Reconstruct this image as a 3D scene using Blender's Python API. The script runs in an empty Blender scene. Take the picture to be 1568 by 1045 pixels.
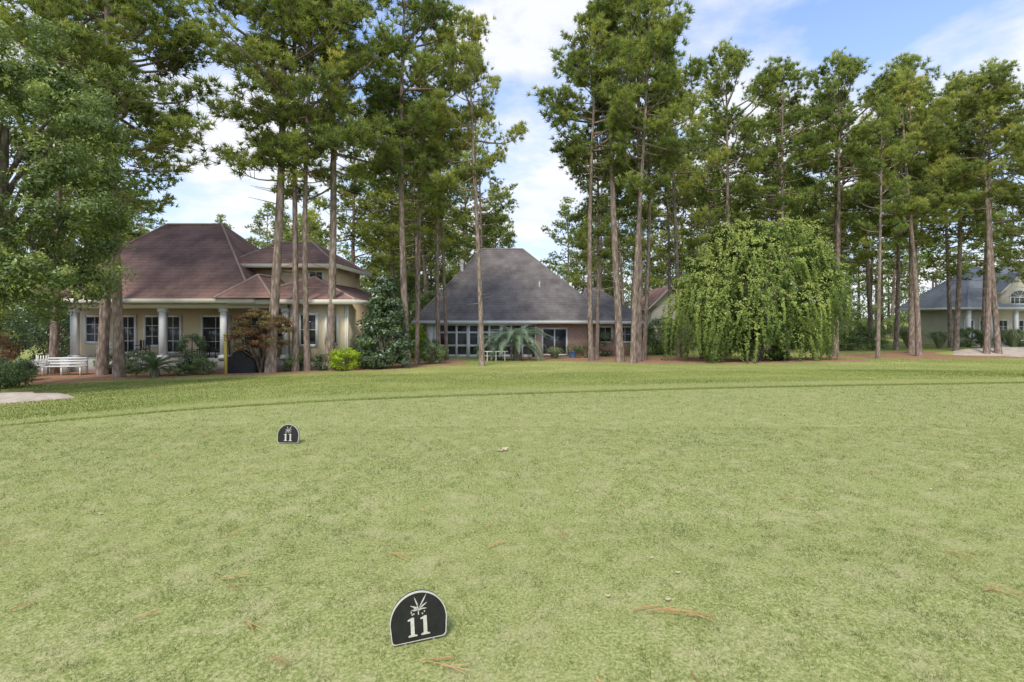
import bpy, math, numpy as np
R = np.random.default_rng(11)
scene = bpy.context.scene

# ------------------------------------------------------------------ helpers
class MB:
    def __init__(s):
        s.v=[]; s.n=0; s.f=[]; s.m=[]; s.t=[]
    def add(s, V, F, mat=0, tint=0.5):
        V=np.asarray(V,dtype=np.float64).reshape(-1,3); F=np.asarray(F,dtype=np.int64)
        s.v.append(V); s.f.append(F+s.n); k=len(F)
        s.m.append(np.full(k,mat,dtype=np.int32))
        s.t.append(np.broadcast_to(np.asarray(tint,dtype=np.float32),(k,)).copy())
        s.n+=len(V)
    def mesh(s,name,mats,smooth=False):
        me=bpy.data.meshes.new(name)
        V=np.concatenate(s.v); me.vertices.add(len(V)); me.vertices.foreach_set("co",V.astype(np.float32).ravel())
        sizes=np.concatenate([np.full(len(f),f.shape[1]) for f in s.f])
        loops=np.concatenate([f.ravel() for f in s.f])
        me.loops.add(len(loops)); me.loops.foreach_set("vertex_index",loops.astype(np.int32))
        me.polygons.add(len(sizes)); st=np.concatenate([[0],np.cumsum(sizes)[:-1]])
        me.polygons.foreach_set("loop_start",st.astype(np.int32))
        me.polygons.foreach_set("material_index",np.concatenate(s.m))
        if smooth is True: me.polygons.foreach_set("use_smooth",np.ones(len(sizes),dtype=bool))
        a=me.attributes.new("tint",'FLOAT','FACE'); a.data.foreach_set("value",np.concatenate(s.t))
        for m in mats: me.materials.append(m)
        me.update(calc_edges=True)
        return me
    def obj(s,name,mats,parent=None,smooth=False,loc=None):
        o=bpy.data.objects.new(name,s.mesh(name,mats,smooth)); scene.collection.objects.link(o)
        if parent: o.parent=parent
        if loc is not None: o.location=loc
        return o

def empty(name,loc=(0,0,0)):
    e=bpy.data.objects.new(name,None); e.location=loc; e.empty_display_size=.3
    scene.collection.objects.link(e); return e

BF=np.array([[0,3,2,1],[4,5,6,7],[0,1,5,4],[1,2,6,5],[2,3,7,6],[3,0,4,7]])
def box(mb,x0,x1,y0,y1,z0,z1,mat=0,tint=.5):
    mb.add([[x0,y0,z0],[x1,y0,z0],[x1,y1,z0],[x0,y1,z0],[x0,y0,z1],[x1,y0,z1],[x1,y1,z1],[x0,y1,z1]],BF,mat,tint)

def nrm(v):
    return v/np.maximum(np.linalg.norm(v,axis=-1,keepdims=True),1e-9)

def tube(mb,P,r,sides=5,mat=0,tint=.5):
    P=np.asarray(P,float); r=np.broadcast_to(np.asarray(r,float),(len(P),))
    T=np.gradient(P,axis=0); T=nrm(T)
    ref=np.array([0,0,1.]) if abs(T[:,2]).mean()<.8 else np.array([1.,0,0])
    A=nrm(np.cross(T,ref)); B=np.cross(T,A)
    a=np.linspace(0,2*np.pi,sides,endpoint=False)
    V=P[:,None,:]+r[:,None,None]*(np.cos(a)[None,:,None]*A[:,None,:]+np.sin(a)[None,:,None]*B[:,None,:])
    k=len(P); i=np.arange(k-1)[:,None]*sides; j=np.arange(sides)[None,:]; j2=(j+1)%sides
    F=np.stack([i+j,i+j2,i+sides+j2,i+sides+j],-1).reshape(-1,4)
    mb.add(V.reshape(-1,3),F,mat,tint)

def rdir(n,rng=R):
    return nrm(rng.normal(size=(n,3)))

def leaves(mb,P,N,size,mat,tint,rng=R,asp=.45):
    n=len(P); N=nrm(N); t=nrm(np.cross(N,rdir(n,rng))); b=np.cross(N,t)
    s=(np.broadcast_to(size,(n,))*rng.uniform(.65,1.3,n))[:,None]
    V=np.stack([P-t*s, P+b*s*asp+N*s*.12, P+t*s, P-b*s*asp+N*s*.12],1).reshape(-1,3)
    F=np.arange(4*n).reshape(n,4); mb.add(V,F,mat,tint)

def blades(mb,x,y,z,h,w,lean,mat,tint,rng=R):
    n=len(x); a=rng.uniform(0,2*np.pi,n); d=np.stack([np.cos(a),np.sin(a),0*a],1)
    l=rng.uniform(0,2*np.pi,n); L=np.stack([np.cos(l)*lean*h,np.sin(l)*lean*h,h],1)
    B=np.stack([x,y,z],1); w=np.broadcast_to(w,(n,))[:,None]
    V=np.stack([B-d*w/2,B+d*w/2,B+L],1).reshape(-1,3)
    mb.add(V,np.arange(3*n).reshape(n,3),mat,tint)

# ------------------------------------------------------------------ materials
def mat(name):
    m=bpy.data.materials.new(name); m.use_nodes=True; nt=m.node_tree
    for n in list(nt.nodes): nt.nodes.remove(n)
    o=nt.nodes.new('ShaderNodeOutputMaterial'); return m,nt,o
def ramp(nt,fac,stops):
    r=nt.nodes.new('ShaderNodeValToRGB'); e=r.color_ramp.elements
    while len(e)<len(stops): e.new(.5)
    for i,(p,c) in enumerate(stops): e[i].position=p; e[i].color=(*c,1)
    nt.links.new(fac,r.inputs[0]); return r.outputs[0]
def mix(nt,f,a,b,mode='MIX'):
    m=nt.nodes.new('ShaderNodeMix'); m.data_type='RGBA'; m.blend_type=mode
    for i,s in ((0,f),(6,a),(7,b)):
        if hasattr(s,'is_linked') or hasattr(s,'links'): nt.links.new(s,m.inputs[i])
        elif i==0: m.inputs[0].default_value=s
        else: m.inputs[i].default_value=(*s,1)
    return m.outputs[2]
def noise(nt,scale,detail=4,rough=.6,vec=None,out='Fac'):
    n=nt.nodes.new('ShaderNodeTexNoise'); n.inputs['Scale'].default_value=scale
    n.inputs['Detail'].default_value=detail; n.inputs['Roughness'].default_value=rough
    if vec is None:
        tc=nt.nodes.new('ShaderNodeTexCoord'); vec=tc.outputs['Object']
    nt.links.new(vec,n.inputs['Vector']); return n.outputs[out]
def mapping(nt,scale,src='Object'):
    tc=nt.nodes.new('ShaderNodeTexCoord'); m=nt.nodes.new('ShaderNodeMapping')
    m.inputs['Scale'].default_value=scale; nt.links.new(tc.outputs[src],m.inputs[0]); return m.outputs[0]
def bsdf(nt,o,col,rough=.8,spec=.3,bump=None,bs=.3,bd=.02):
    b=nt.nodes.new('ShaderNodeBsdfPrincipled'); b.inputs['Roughness'].default_value=rough
    b.inputs['Specular IOR Level'].default_value=spec
    if isinstance(col,tuple): b.inputs['Base Color'].default_value=(*col,1)
    else: nt.links.new(col,b.inputs['Base Color'])
    if bump is not None:
        bp=nt.nodes.new('ShaderNodeBump'); bp.inputs['Strength'].default_value=bs; bp.inputs['Distance'].default_value=bd
        nt.links.new(bump,bp.inputs['Height']); nt.links.new(bp.outputs[0],b.inputs['Normal'])
    nt.links.new(b.outputs[0],o.inputs[0]); return b
def diff(nt,o,col):
    b=nt.nodes.new('ShaderNodeBsdfDiffuse'); nt.links.new(col,b.inputs[0]); nt.links.new(b.outputs[0],o.inputs[0])
def attr(nt,name='tint'):
    a=nt.nodes.new('ShaderNodeAttribute'); a.attribute_name=name; return a.outputs['Fac']

def leafmat(name,stops,trans=.3,gloss=0.0,objvar=0.0):
    m,nt,o=mat(name); t=attr(nt)
    c=ramp(nt,t,stops)
    if objvar>0:
        oi=nt.nodes.new('ShaderNodeObjectInfo')
        hs=nt.nodes.new('ShaderNodeHueSaturation')
        mr=nt.nodes.new('ShaderNodeMapRange'); mr.inputs[3].default_value=1-objvar; mr.inputs[4].default_value=1+objvar
        nt.links.new(oi.outputs['Random'],mr.inputs[0]); nt.links.new(mr.outputs[0],hs.inputs['Value'])
        mr2=nt.nodes.new('ShaderNodeMapRange'); mr2.inputs[3].default_value=.508; mr2.inputs[4].default_value=.475
        nt.links.new(oi.outputs['Random'],mr2.inputs[0]); nt.links.new(mr2.outputs[0],hs.inputs['Hue'])
        nt.links.new(c,hs.inputs['Color']); c=hs.outputs[0]
    b=nt.nodes.new('ShaderNodeBsdfDiffuse'); nt.links.new(c,b.inputs[0])
    tr=nt.nodes.new('ShaderNodeBsdfTranslucent'); nt.links.new(c,tr.inputs[0])
    mx=nt.nodes.new('ShaderNodeMixShader'); mx.inputs[0].default_value=trans
    nt.links.new(b.outputs[0],mx.inputs[1]); nt.links.new(tr.outputs[0],mx.inputs[2]); last=mx.outputs[0]
    if gloss>0:
        gb=nt.nodes.new('ShaderNodeBsdfGlossy'); gb.inputs['Roughness'].default_value=.4; gb.inputs[0].default_value=(.9,.95,1,1)
        m2=nt.nodes.new('ShaderNodeMixShader'); m2.inputs[0].default_value=gloss
        nt.links.new(last,m2.inputs[1]); nt.links.new(gb.outputs[0],m2.inputs[2]); last=m2.outputs[0]
    nt.links.new(last,o.inputs[0])
    return m

M={}
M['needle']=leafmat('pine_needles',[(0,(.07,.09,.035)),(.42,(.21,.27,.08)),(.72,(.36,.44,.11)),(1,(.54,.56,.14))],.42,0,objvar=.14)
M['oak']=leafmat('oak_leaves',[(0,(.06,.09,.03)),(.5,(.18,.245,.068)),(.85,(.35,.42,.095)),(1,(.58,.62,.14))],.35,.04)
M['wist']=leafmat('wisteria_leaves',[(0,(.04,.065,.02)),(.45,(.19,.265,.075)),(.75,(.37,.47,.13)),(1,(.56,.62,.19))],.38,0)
M['dark']=leafmat('magnolia_leaves',[(0,(.03,.05,.02)),(.5,(.09,.14,.05)),(1,(.2,.28,.1))],.15,.08)
M['lime']=leafmat('lime_leaves',[(0,(.16,.26,.03)),(.5,(.38,.52,.05)),(1,(.6,.7,.1))],.3)
M['maple']=leafmat('maple_leaves',[(0,(.10,.055,.04)),(.4,(.26,.13,.09)),(.7,(.24,.21,.09)),(1,(.36,.34,.12))],.3)
M['shrub']=leafmat('shrub_leaves',[(0,(.06,.09,.03)),(.5,(.16,.23,.08)),(1,(.32,.40,.14))],.25,.03)
M['palm']=leafmat('palm_leaves',[(0,(.09,.14,.09)),(.5,(.27,.36,.24)),(1,(.45,.53,.37))],.25,.03)
M['sago']=leafmat('sago_leaves',[(0,(.05,.08,.03)),(.5,(.15,.22,.09)),(1,(.27,.33,.13))],.15,.05)
M['far']=leafmat('distant_leaves',[(0,(.09,.13,.055)),(.5,(.25,.32,.13)),(1,(.43,.49,.22))],.35)
M['tee']=leafmat('tee_grass',[(0,(.12,.165,.04)),(.4,(.315,.355,.115)),(.75,(.49,.48,.205)),(1,(.72,.62,.42))],.3)
M['rough']=leafmat('rough_grass',[(0,(.11,.155,.035)),(.5,(.27,.33,.08)),(1,(.50,.49,.16))],.3)
M['pampas']=leafmat('pampas_leaves',[(0,(.16,.2,.11)),(.5,(.33,.38,.2)),(1,(.52,.55,.36))],.3)
M['straw']=leafmat('pine_straw',[(0,(.30,.16,.07)),(.5,(.52,.30,.13)),(1,(.66,.45,.24))],.1)

def simple(name,c,rough=.7,spec=.3,var=.12,sc=3):
    m,nt,o=mat(name); n=noise(nt,sc,4,.6)
    col=ramp(nt,n,[(.25,tuple(x*(1-var) for x in c)),(.75,tuple(min(1,x*(1+var)) for x in c))])
    bsdf(nt,o,col,rough,spec); return m
M['white']=simple('white_paint',(.80,.80,.78),.5,.4,.05)
M['cream']=simple('cream_stucco',(.76,.63,.42),.85,.2,.08,1.5)
M['cream2']=simple('cream_siding',(.74,.69,.58),.8,.2,.08,1.5)
M['conc']=simple('concrete',(.42,.40,.37),.9,.2,.15,2)
M['black']=simple('black_enamel',(.02,.02,.02),.4,.4,.4,30)
M['signwhite']=simple('sign_white',(.60,.58,.50),.5,.3,.18,60)
M['cover']=simple('grill_cover',(.022,.022,.025),.6,.4,.3,4)
M['yellow']=simple('yellow_post',(.60,.47,.12),.6)
M['metal']=simple('metal',(.3,.3,.3),.4,.5)
M['terra']=simple('terracotta',(.4,.17,.09),.8)
M['blue']=simple('blue_pot',(.12,.22,.42),.4)
M['cap']=simple('ridge_cap_brown',(.42,.31,.27),.9)
M['cap2']=simple('ridge_cap_grey',(.24,.22,.21),.9)
M['cap3']=simple('ridge_cap_blue',(.28,.30,.34),.9)
M['leafdead']=simple('dead_leaf',(.58,.45,.30),.8)
def bark(name,a,b):
    m,nt,o=mat(name); v=mapping(nt,(7,7,1.8)); n=noise(nt,1.0,4,.7,v)
    vo=nt.nodes.new('ShaderNodeTexVoronoi'); vo.inputs['Scale'].default_value=1.6; nt.links.new(v,vo.inputs['Vector'])
    c=ramp(nt,n,[(.3,a),(.7,b)]); f=ramp(nt,vo.outputs['Distance'],[(.1,(1,1,1)),(.7,(.5,.47,.45))])
    diff(nt,o,mix(nt,1.0,c,f,'MULTIPLY')); return m
M['bark']=bark('pine_bark',(.26,.20,.165),(.54,.44,.375))
M['bark2']=bark('grey_bark',(.13,.11,.09),(.3,.26,.21))
m,nt,o=mat('window_glass'); n=noise(nt,.9,3,.5); c=ramp(nt,n,[(.35,(.02,.022,.022)),(.7,(.13,.14,.14))]); bsdf(nt,o,c,.08,.6); M['glass']=m
def roof(name,a,b,stain):
    m,nt,o=mat(name)
    v=mapping(nt,(3,3,3)); n1=noise(nt,.35,4,.65,v); n2=noise(nt,5,2,.6,v)
    c=ramp(nt,n1,[(.3,a),(.7,b)]); c=mix(nt,.5,c,ramp(nt,n2,[(.3,(.6,.6,.6)),(.7,(1.35,1.35,1.35))]),'MULTIPLY')
    vs=mapping(nt,(.6,.6,.12)); n3=noise(nt,1.5,4,.6,vs); c=mix(nt,ramp(nt,n3,[(.42,(0,0,0)),(.68,(.85,.85,.85))]),c,stain)
    w=nt.nodes.new('ShaderNodeTexWave'); w.bands_direction='Z'; w.inputs['Scale'].default_value=1.6; w.inputs['Distortion'].default_value=.6
    tc=nt.nodes.new('ShaderNodeTexCoord'); nt.links.new(tc.outputs['Object'],w.inputs['Vector'])
    c=mix(nt,.35,c,ramp(nt,w.outputs['Fac'],[(.0,(.55,.55,.55)),(.35,(1,1,1))]),'MULTIPLY')
    diff(nt,o,c); return m
M['roof1']=roof('brown_shingles',(.28,.165,.14),(.39,.245,.205),(.17,.125,.11))
M['roof2']=roof('grey_shingles',(.19,.168,.158),(.28,.25,.235),(.13,.115,.11))
M['roof3']=roof('slate_shingles',(.27,.295,.33),(.35,.37,.405),(.24,.255,.28))
m,nt,o=mat('red_brick'); tc=nt.nodes.new('ShaderNodeTexCoord'); sp=nt.nodes.new('ShaderNodeSeparateXYZ'); nt.links.new(tc.outputs['Object'],sp.inputs[0])
cb=nt.nodes.new('ShaderNodeCombineXYZ'); nt.links.new(sp.outputs[0],cb.inputs[0]); nt.links.new(sp.outputs[2],cb.inputs[1])
br=nt.nodes.new('ShaderNodeTexBrick'); br.inputs['Scale'].default_value=4; nt.links.new(cb.outputs[0],br.inputs['Vector'])
br.inputs['Color1'].default_value=(.52,.28,.20,1); br.inputs['Color2'].default_value=(.64,.40,.31,1); br.inputs['Mortar'].default_value=(.57,.5,.44,1); br.inputs['Mortar Size'].default_value=.02
bsdf(nt,o,br.outputs[0],.9,.2); M['brick']=m
m,nt,o=mat('sand'); n=noise(nt,2,6,.7); bsdf(nt,o,ramp(nt,n,[(.3,(.36,.29,.23)),(.7,(.62,.54,.46))]),.95,.1,n,.4,.05); M['sand']=m
m,nt,o=mat('straw_bed'); n=noise(nt,5,6,.75); n2=noise(nt,.6,3,.5)
c=ramp(nt,n,[(.3,(.2,.105,.07)),(.6,(.42,.24,.16)),(.8,(.52,.35,.24))]); c=mix(nt,ramp(nt,n2,[(.48,(0,0,0)),(.72,(.8,.8,.8))]),c,(.25,.27,.10)); diff(nt,o,c); M['bed']=m
m,nt,o=mat('ground_grass'); t=attr(nt,'zone')
nA=noise(nt,.35,3,.6); nB=noise(nt,3,4,.7); nC=noise(nt,60,2,.7)
tee=ramp(nt,nC,[(.3,(.15,.19,.055)),(.5,(.30,.33,.115)),(.72,(.50,.47,.25))])
tee=mix(nt,ramp(nt,nB,[(.48,(0,0,0)),(.72,(.5,.5,.5))]),tee,(.50,.45,.26))
rg=ramp(nt,nC,[(.3,(.17,.215,.055)),(.7,(.36,.39,.12))])
rg=mix(nt,ramp(nt,nA,[(.42,(0,0,0)),(.68,(.7,.7,.7))]),rg,(.49,.46,.18))
c=mix(nt,t,rg,tee)
diff(nt,o,c); M['ground']=m

# ------------------------------------------------------------------ terrain
EX=[-60,-20,-12,-7.56,-6.4,-4.65,-2.4,0,3.1,6.2,9.4,12,20,60]
EY=[-8,-1,4.2,7.4,8.35,9.3,10.05,10.6,11.2,11.7,12.1,12.4,12.8,12.8]
def ye(x): 
    x=np.asarray(x,float); return (np.interp(x-.8,EX,EY)+np.interp(x,EX,EY)+np.interp(x+.8,EX,EY))/3
def H(x,y):
    x=np.asarray(x,float); y=np.asarray(y,float); s=y-ye(x)
    z=np.interp(s,[0,.25,1,5,9,13,18,25,45,100],[0,-.012,-.065,-.38,-.64,-.85,-1.03,-1.28,-1.4,-1.4])
    z=z+np.where(s>3,.07*np.sin(x*.31+1)*np.sin(y*.27)*np.clip((s-3)/6,0,1),0)
    z=z+np.where(s<0,.012*np.sin(x*.8)*np.sin(y*.6+1)*np.clip(-s,0,1),0)
    return z
xs=np.unique(np.concatenate([-np.geomspace(60,900,10),np.arange(-60,60.01,.6),np.geomspace(60,900,10)]))
ss=np.unique(np.round(np.concatenate([-np.geomspace(24,200,6),np.arange(-24,-.5,.6),[-.5,-.3,-.1,0,.12,.25,.4,.6,.8,1,1.3,1.6],np.arange(2,60,.6),np.geomspace(60,1200,14)]),3))
XX,SS=np.meshgrid(xs,ss); YY=ye(XX)+SS; ZZ=H(XX,YY)
nx=len(xs); ny=len(ss)
i=np.arange(ny-1)[:,None]*nx+np.arange(nx-1)[None,:]
F=np.stack([i,i+1,i+nx+1,i+nx],-1).reshape(-1,4)
g=MB(); g.add(np.stack([XX,YY,ZZ],-1).reshape(-1,3),F)
go=g.obj('ground',[M['ground']],smooth=True)
zone=np.interp(SS,[-1,-.0,.1,.25,.5,1.8,3.2,200],[1,.95,.5,.5,.9,.85,.3,.15])  # dip just past the edge paints its shadow line into the ground colour
a=go.data.attributes.new('zone','FLOAT','POINT'); a.data.foreach_set('value',zone.ravel().astype(np.float32))

def strip(name,xa,yn,yf,m,off=.035,rag=.5,nt_=14,dx=.35):
    x=np.arange(xa[0],xa[-1]+dx/2,dx); a=np.interp(x,xa,yn)+R.normal(0,rag*.35,len(x)); b=np.interp(x,xa,yf)+R.normal(0,rag*.35,len(x))
    a=(a+np.roll(a,1))/2; a[0]=np.interp(x[0],xa,yn)
    t=np.linspace(0,1,nt_); X=np.tile(x,(nt_,1)); Y=a[None]*(1-t[:,None])+b[None]*t[:,None]
    e=np.where((t==0)|(t==1),-.03,off)[:,None]; Z=H(X,Y)+e; Z[:,0]-=.06; Z[:,-1]-=.06
    n=len(x); i=np.arange(nt_-1)[:,None]*n+np.arange(n-1)[None]
    g=MB(); g.add(np.stack([X,Y,Z],-1).reshape(-1,3),np.stack([i,i+1,i+n+1,i+n],-1).reshape(-1,4))
    g.obj(name,[m],smooth=True)
strip('pine_straw_bed',[-40,-22,-18,-12,-6,-2.5],[19.5,20.8,22.3,24,26,29.5],[34,34,34,34,36,33],M['bed'],nt_=24)
strip('pine_straw_bed',[-2.3,0,4,8,13],[34.5,32.5,29.5,28.6,31],[40,40,40,40,36],M['bed'],nt_=20)
strip('pine_straw_bed',[21,26,34,45,70],[36,33.5,34.5,33.5,33],[37,40,43,44,44],M['bed'],nt_=20)
strip('pine_straw_bed',[8,14,20,22],[30,29,29.5,31.2],[33,34,34,32],M['bed'],nt_=12)
def bunker(cx,cy,rx,ry,bank):
    g=MB(); V=[];n=48
    for k,(rr) in enumerate(np.linspace(0.02,1,12)):
        an=np.linspace(0,2*np.pi,n,endpoint=False); w=1+.10*np.sin(3*an+1)+.10*np.sin(5*an)+.06*np.sin(11*an)
        x=cx+rx*rr*w*np.cos(an); y=cy+ry*rr*w*np.sin(an); z=H(x,y)+(.06 if rr<.95 else -.03)+.05*np.sin(x*2)*np.cos(y*1.5)*(rr<.8)+bank*np.clip(np.sin(an)*rr,0,1)**1.0*(1-.35*(rr>.99))
        V.append(np.stack([x,y,z],1))
    i=np.arange(11)[:,None]*n+np.arange(n)[None]; j=np.arange(11)[:,None]*n+(np.arange(n)[None]+1)%n
    g.add(np.concatenate(V),np.stack([i,j,j+n,i+n],-1).reshape(-1,4)); g.add(V[0],[list(range(n))])
    L=V[-1].copy(); O=L.copy(); O[:,:2]=np.array([cx,cy])+(L[:,:2]-[cx,cy])*1.25; O[:,2]=H(O[:,0],O[:,1])-.05
    k=np.arange(n); k2=(k+1)%n; g.add(np.concatenate([L,O]),np.stack([k,k2,k2+n,k+n],1),1)
    g.obj('sand_bunker',[M['sand'],M['ground']],smooth=True)
bunker(-15.3,14.7,2.1,1.3,.16); bunker(41.5,37.5,8.0,3.6,.6)

# ------------------------------------------------------------------ grass blades
g=MB()
def scatter(n,y0,y1,k=1.12,pad=.8,pw=2):
    u=R.random(n); y=(y0**pw+u*(y1**pw-y0**pw))**(1/pw); x=R.uniform(-1,1,n)*(k*y+pad); return x,y
LT=np.random.default_rng(3).random((256,256))
def vnoise(x,y,f):
    x=x*f+100;y=y*f+100; ix=np.floor(x).astype(int);iy=np.floor(y).astype(int);u=x-ix;v=y-iy;u=u*u*(3-2*u);v=v*v*(3-2*v)
    q=lambda a,b: LT[a%256,b%256]
    return (q(ix,iy)*(1-u)+q(ix+1,iy)*u)*(1-v)+(q(ix,iy+1)*(1-u)+q(ix+1,iy+1)*u)*v-.5
for n,y0,y1,h,w in ((220000,1.6,4,.014,.0032),(260000,4,7.5,.015,.005),(190000,7.5,13.2,.016,.009)):
    x,y=scatter(n,y0,y1); k=y<ye(x)+.1; x=x[k];y=y[k]; n=len(x)
    v1=vnoise(x,y,11); v2=vnoise(x,y,37); v3=vnoise(x,y,2.3); v4=vnoise(x,y,.7)
    t=.42+.15*R.normal(size=n)+.20*v3+.22*v4+.34*v1+.55*v2
    t=np.where(R.random(n)<.06,R.uniform(.85,1,n),t); t=np.clip(t,0,1)
    hh=h*np.clip(1-.9*v1-.8*v2,.3,1.8)
    blades(g,x,y,H(x,y)-.002,hh*R.uniform(.5,1.3,n),w*R.uniform(.6,1.3,n),R.uniform(.3,1.6,n),0,t)
g.obj('tee_grass',[M['tee']])
g=MB()
n=45000; x=R.uniform(-14,18,n); s=np.abs(R.normal(0,.22,n)); y=ye(x)+s
blades(g,x,y,H(x,y)-.01,.032*R.uniform(.5,1.2,n),.01,R.uniform(.2,.9,n),0,np.clip(.33+.15*R.normal(size=n)+.2*vnoise(x,y,1.2),0,1))  # edge blades tinted darker: shadow line of the standing grass put into colour
x,y=scatter(160000,8,22); k=(y>ye(x)+.3); x=x[k];y=y[k];n=len(x); s=y-ye(x)
t=np.clip(.44+.16*R.normal(size=n)+.6*vnoise(x,y,.35)+.3*vnoise(x,y,1.9)+.38*np.exp(-((s-1.1)/1.0)**2)-.18*(x<-4),0,1)
blades(g,x,y,H(x,y)-.005,np.where(s<2,.02,.035)*R.uniform(.6,1.3,n),.014,R.uniform(.2,1,n),0,t)
x,y=scatter(80000,20,36); n=len(x)
t=np.clip(.63+.14*R.normal(size=n)+.6*vnoise(x,y,.3)+.3*vnoise(x,y,.9),0,1)
blades(g,x,y,H(x,y)-.01,.04*R.uniform(.6,1.3,n),.024,R.uniform(.2,1,n),0,t)
g.obj('rough_grass',[M['rough']])

g=MB()
def needle_bundle(cx,cy,a,L,w=.0017):
    for q in range(3):
        aa=a+R.normal(0,.12); c=R.normal(0,.35); t=np.linspace(0,1,6)
        th=aa+c*t; px=cx+np.cumsum(np.cos(th))*L/6; py=cy+np.cumsum(np.sin(th))*L/6
        nxv=-np.sin(th)*w; nyv=np.cos(th)*w; z=H(px,py)+.021+.004*np.sin(t*3+q)
        V=np.concatenate([np.stack([px-nxv,py-nyv,z],1),np.stack([px+nxv,py+nyv,z+.001],1)])
        F=[[k,k+1,k+7,k+6] for k in range(5)]
        g.add(V,F,0,R.uniform(.1,.75))
for (x,y,a,L) in [(.68,2.74,.1,.22),(.78,2.78,-.2,.24),(.62,2.76,.25,.2),(.9,2.72,0,.18),(-1.8,3.1,.2,.2),(-1.72,3.05,-.2,.16),(2.68,3.05,1.2,.16),(2.75,3.0,-.5,.18),(2.7,2.95,.2,.17),
                (-.85,3.45,-.4,.2),(-.2,3.5,.7,.2),(-.45,2.35,.2,.18),(-.35,2.33,-.2,.16),(-2.72,2.75,1.1,.12),(.35,2.25,-.9,.16),(2.3,4.5,.0,.2),(2.9,3.5,-.6,.2),(-2.0,2.68,.9,.14),(-1.15,2.4,-.5,.14),(2.5,2.33,.05,.2)]:
    needle_bundle(x,y,a,L)
for _ in range(140):
    x,y=scatter(1,2.2,9.5); needle_bundle(x[0],y[0],R.uniform(0,6.28),R.uniform(.07,.17),.0012)
g.obj('fallen_pine_needles',[M['straw']])
g=MB()
t=np.linspace(0,2*np.pi,11)[:-1]; rr=.028*(1+.35*np.cos(5*t)); V=np.stack([-.13+rr*np.cos(t)*1.3,6.1+rr*np.sin(t),.03+.012*np.cos(2*t)],1)
g.add(V,[list(range(10))]); V2=V+[[.05,.03,.01]]; V2[:,2]+=.01*np.sin(t); g.add(V2,[list(range(10))]); g.obj('fallen_leaf',[M['leafdead']])
g=MB()
for _ in range(110):
    x,y=scatter(1,2.4,11); s_=R.uniform(.004,.012); q=R.uniform(0,6.28); tt=t+q
    V=np.stack([x[0]+s_*np.cos(tt)*1.6,y[0]+s_*np.sin(tt),.02+.004*np.cos(2*tt)],1); g.add(V,[list(range(10))])
g.obj('leaf_litter',[M['leafdead']])

# ------------------------------------------------------------------ tee markers
def extr(mb,P,y0,y1,mat=0):
    P=np.asarray(P,float); n=len(P)
    V=np.concatenate([np.stack([P[:,0],np.full(n,y0),P[:,1]],1),np.stack([P[:,0],np.full(n,y1),P[:,1]],1)])
    mb.add(V,[list(range(n))],mat); mb.add(V,[list(range(2*n-1,n-1,-1))],mat)
    mb.add(V,[[k,(k+1)%n,(k+1)%n+n,k+n] for k in range(n)],mat)
def arch(r,h,n=36,cr=.02):
    P=[]
    for a in np.linspace(0,np.pi,n): P.append((r*math.cos(a),h+r*math.sin(a)))
    for a in np.linspace(np.pi,1.5*np.pi,6): P.append((-r*.96+cr+cr*math.cos(a),cr+cr*math.sin(a)))
    for a in np.linspace(1.5*np.pi,2*np.pi,6): P.append((r*.96-cr+cr*math.cos(a),cr+cr*math.sin(a)))
    return P
def marker(x,y,yaw,roll=0):
    e=empty('tee_marker_sign',(x,y,float(H(x,y))+.012)); e.rotation_euler=(math.radians(-6),roll,yaw)
    g=MB(); extr(g,arch(.139,.09),-.010,.014); g.obj('plate',[M['black']],e)
    g=MB(); A=np.array(arch(.1395,.09)); c=np.array([0,.085]); B=c+(A-c)*.968; n=len(A)
    ya,yb=-.0125,-.0102
    V=np.concatenate([np.stack([A[:,0],np.full(n,ya),A[:,1]],1),np.stack([B[:,0],np.full(n,ya),B[:,1]],1),
                      np.stack([A[:,0],np.full(n,yb+.012),A[:,1]],1),np.stack([B[:,0],np.full(n,yb),B[:,1]],1)])
    k=np.arange(n); k2=(k+1)%n
    g.add(V,np.stack([k,k2,k2+n,k+n],1)); g.add(V,np.stack([k,k2,k2+2*n,k+2*n],1)); g.add(V,np.stack([k+n,k2+n,k2+3*n,k+3*n],1))
    g.obj('rim',[M['signwhite']],e)
    g=MB()
    for cx in (-.031,.031):
        P=[(cx-.021,.024),(cx+.022,.024),(cx+.022,.029),(cx+.009,.034),(cx+.009,.112),(cx-.003,.112),(cx-.022,.104),(cx-.022,.099),(cx-.009,.100),(cx-.009,.034),(cx-.021,.029)]
        extr(g,P,-.0135,-.0102)
    g.obj('numerals',[M['signwhite']],e)
    g=MB()
    def leafp(x0,z0,a,L,w):
        d=np.array([math.cos(a),math.sin(a)]); p=np.array([-d[1],d[0]]); b=np.array([x0,z0])
        extr(g,[b,b+d*L*.35-p*w,b+d*L*.7-p*w*.8,b+d*L,b+d*L*.7+p*w*.6,b+d*L*.35+p*w*.7],-.0128,-.0101)
    for a,L in ((.5,.05),(1.0,.078),(1.9,.062),(2.7,.045),(-.1,.042),(3.3,.04)):
        leafp(0.002,.150,a,L,.0034)
    for a,L in ((.2,.03),(1.45,.036),(2.3,.034),(3.0,.03)): leafp(-.006,.142,a,L,.003)
    extr(g,[(-.0025,.122),(.003,.122),(.0035,.152),(-.002,.152)],-.0128,-.0101)
    for bx,bz in ((-.034,.136),(.03,.133),(-.022,.128),(.02,.124),(.0,.139),(-.03,.126)):
        extr(g,[(bx+.0035*math.cos(q),bz+.0035*math.sin(q)) for q in np.linspace(0,6.28,9)[:-1]],-.0128,-.0101)
    g.obj('plant_emblem',[M['signwhite']],e)
    g=MB(); 
    for sx in (-.07,.07): box(g,sx-.006,sx+.006,-.006,.006,-.07,.004)
    g.obj('spikes',[M['metal']],e)
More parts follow.
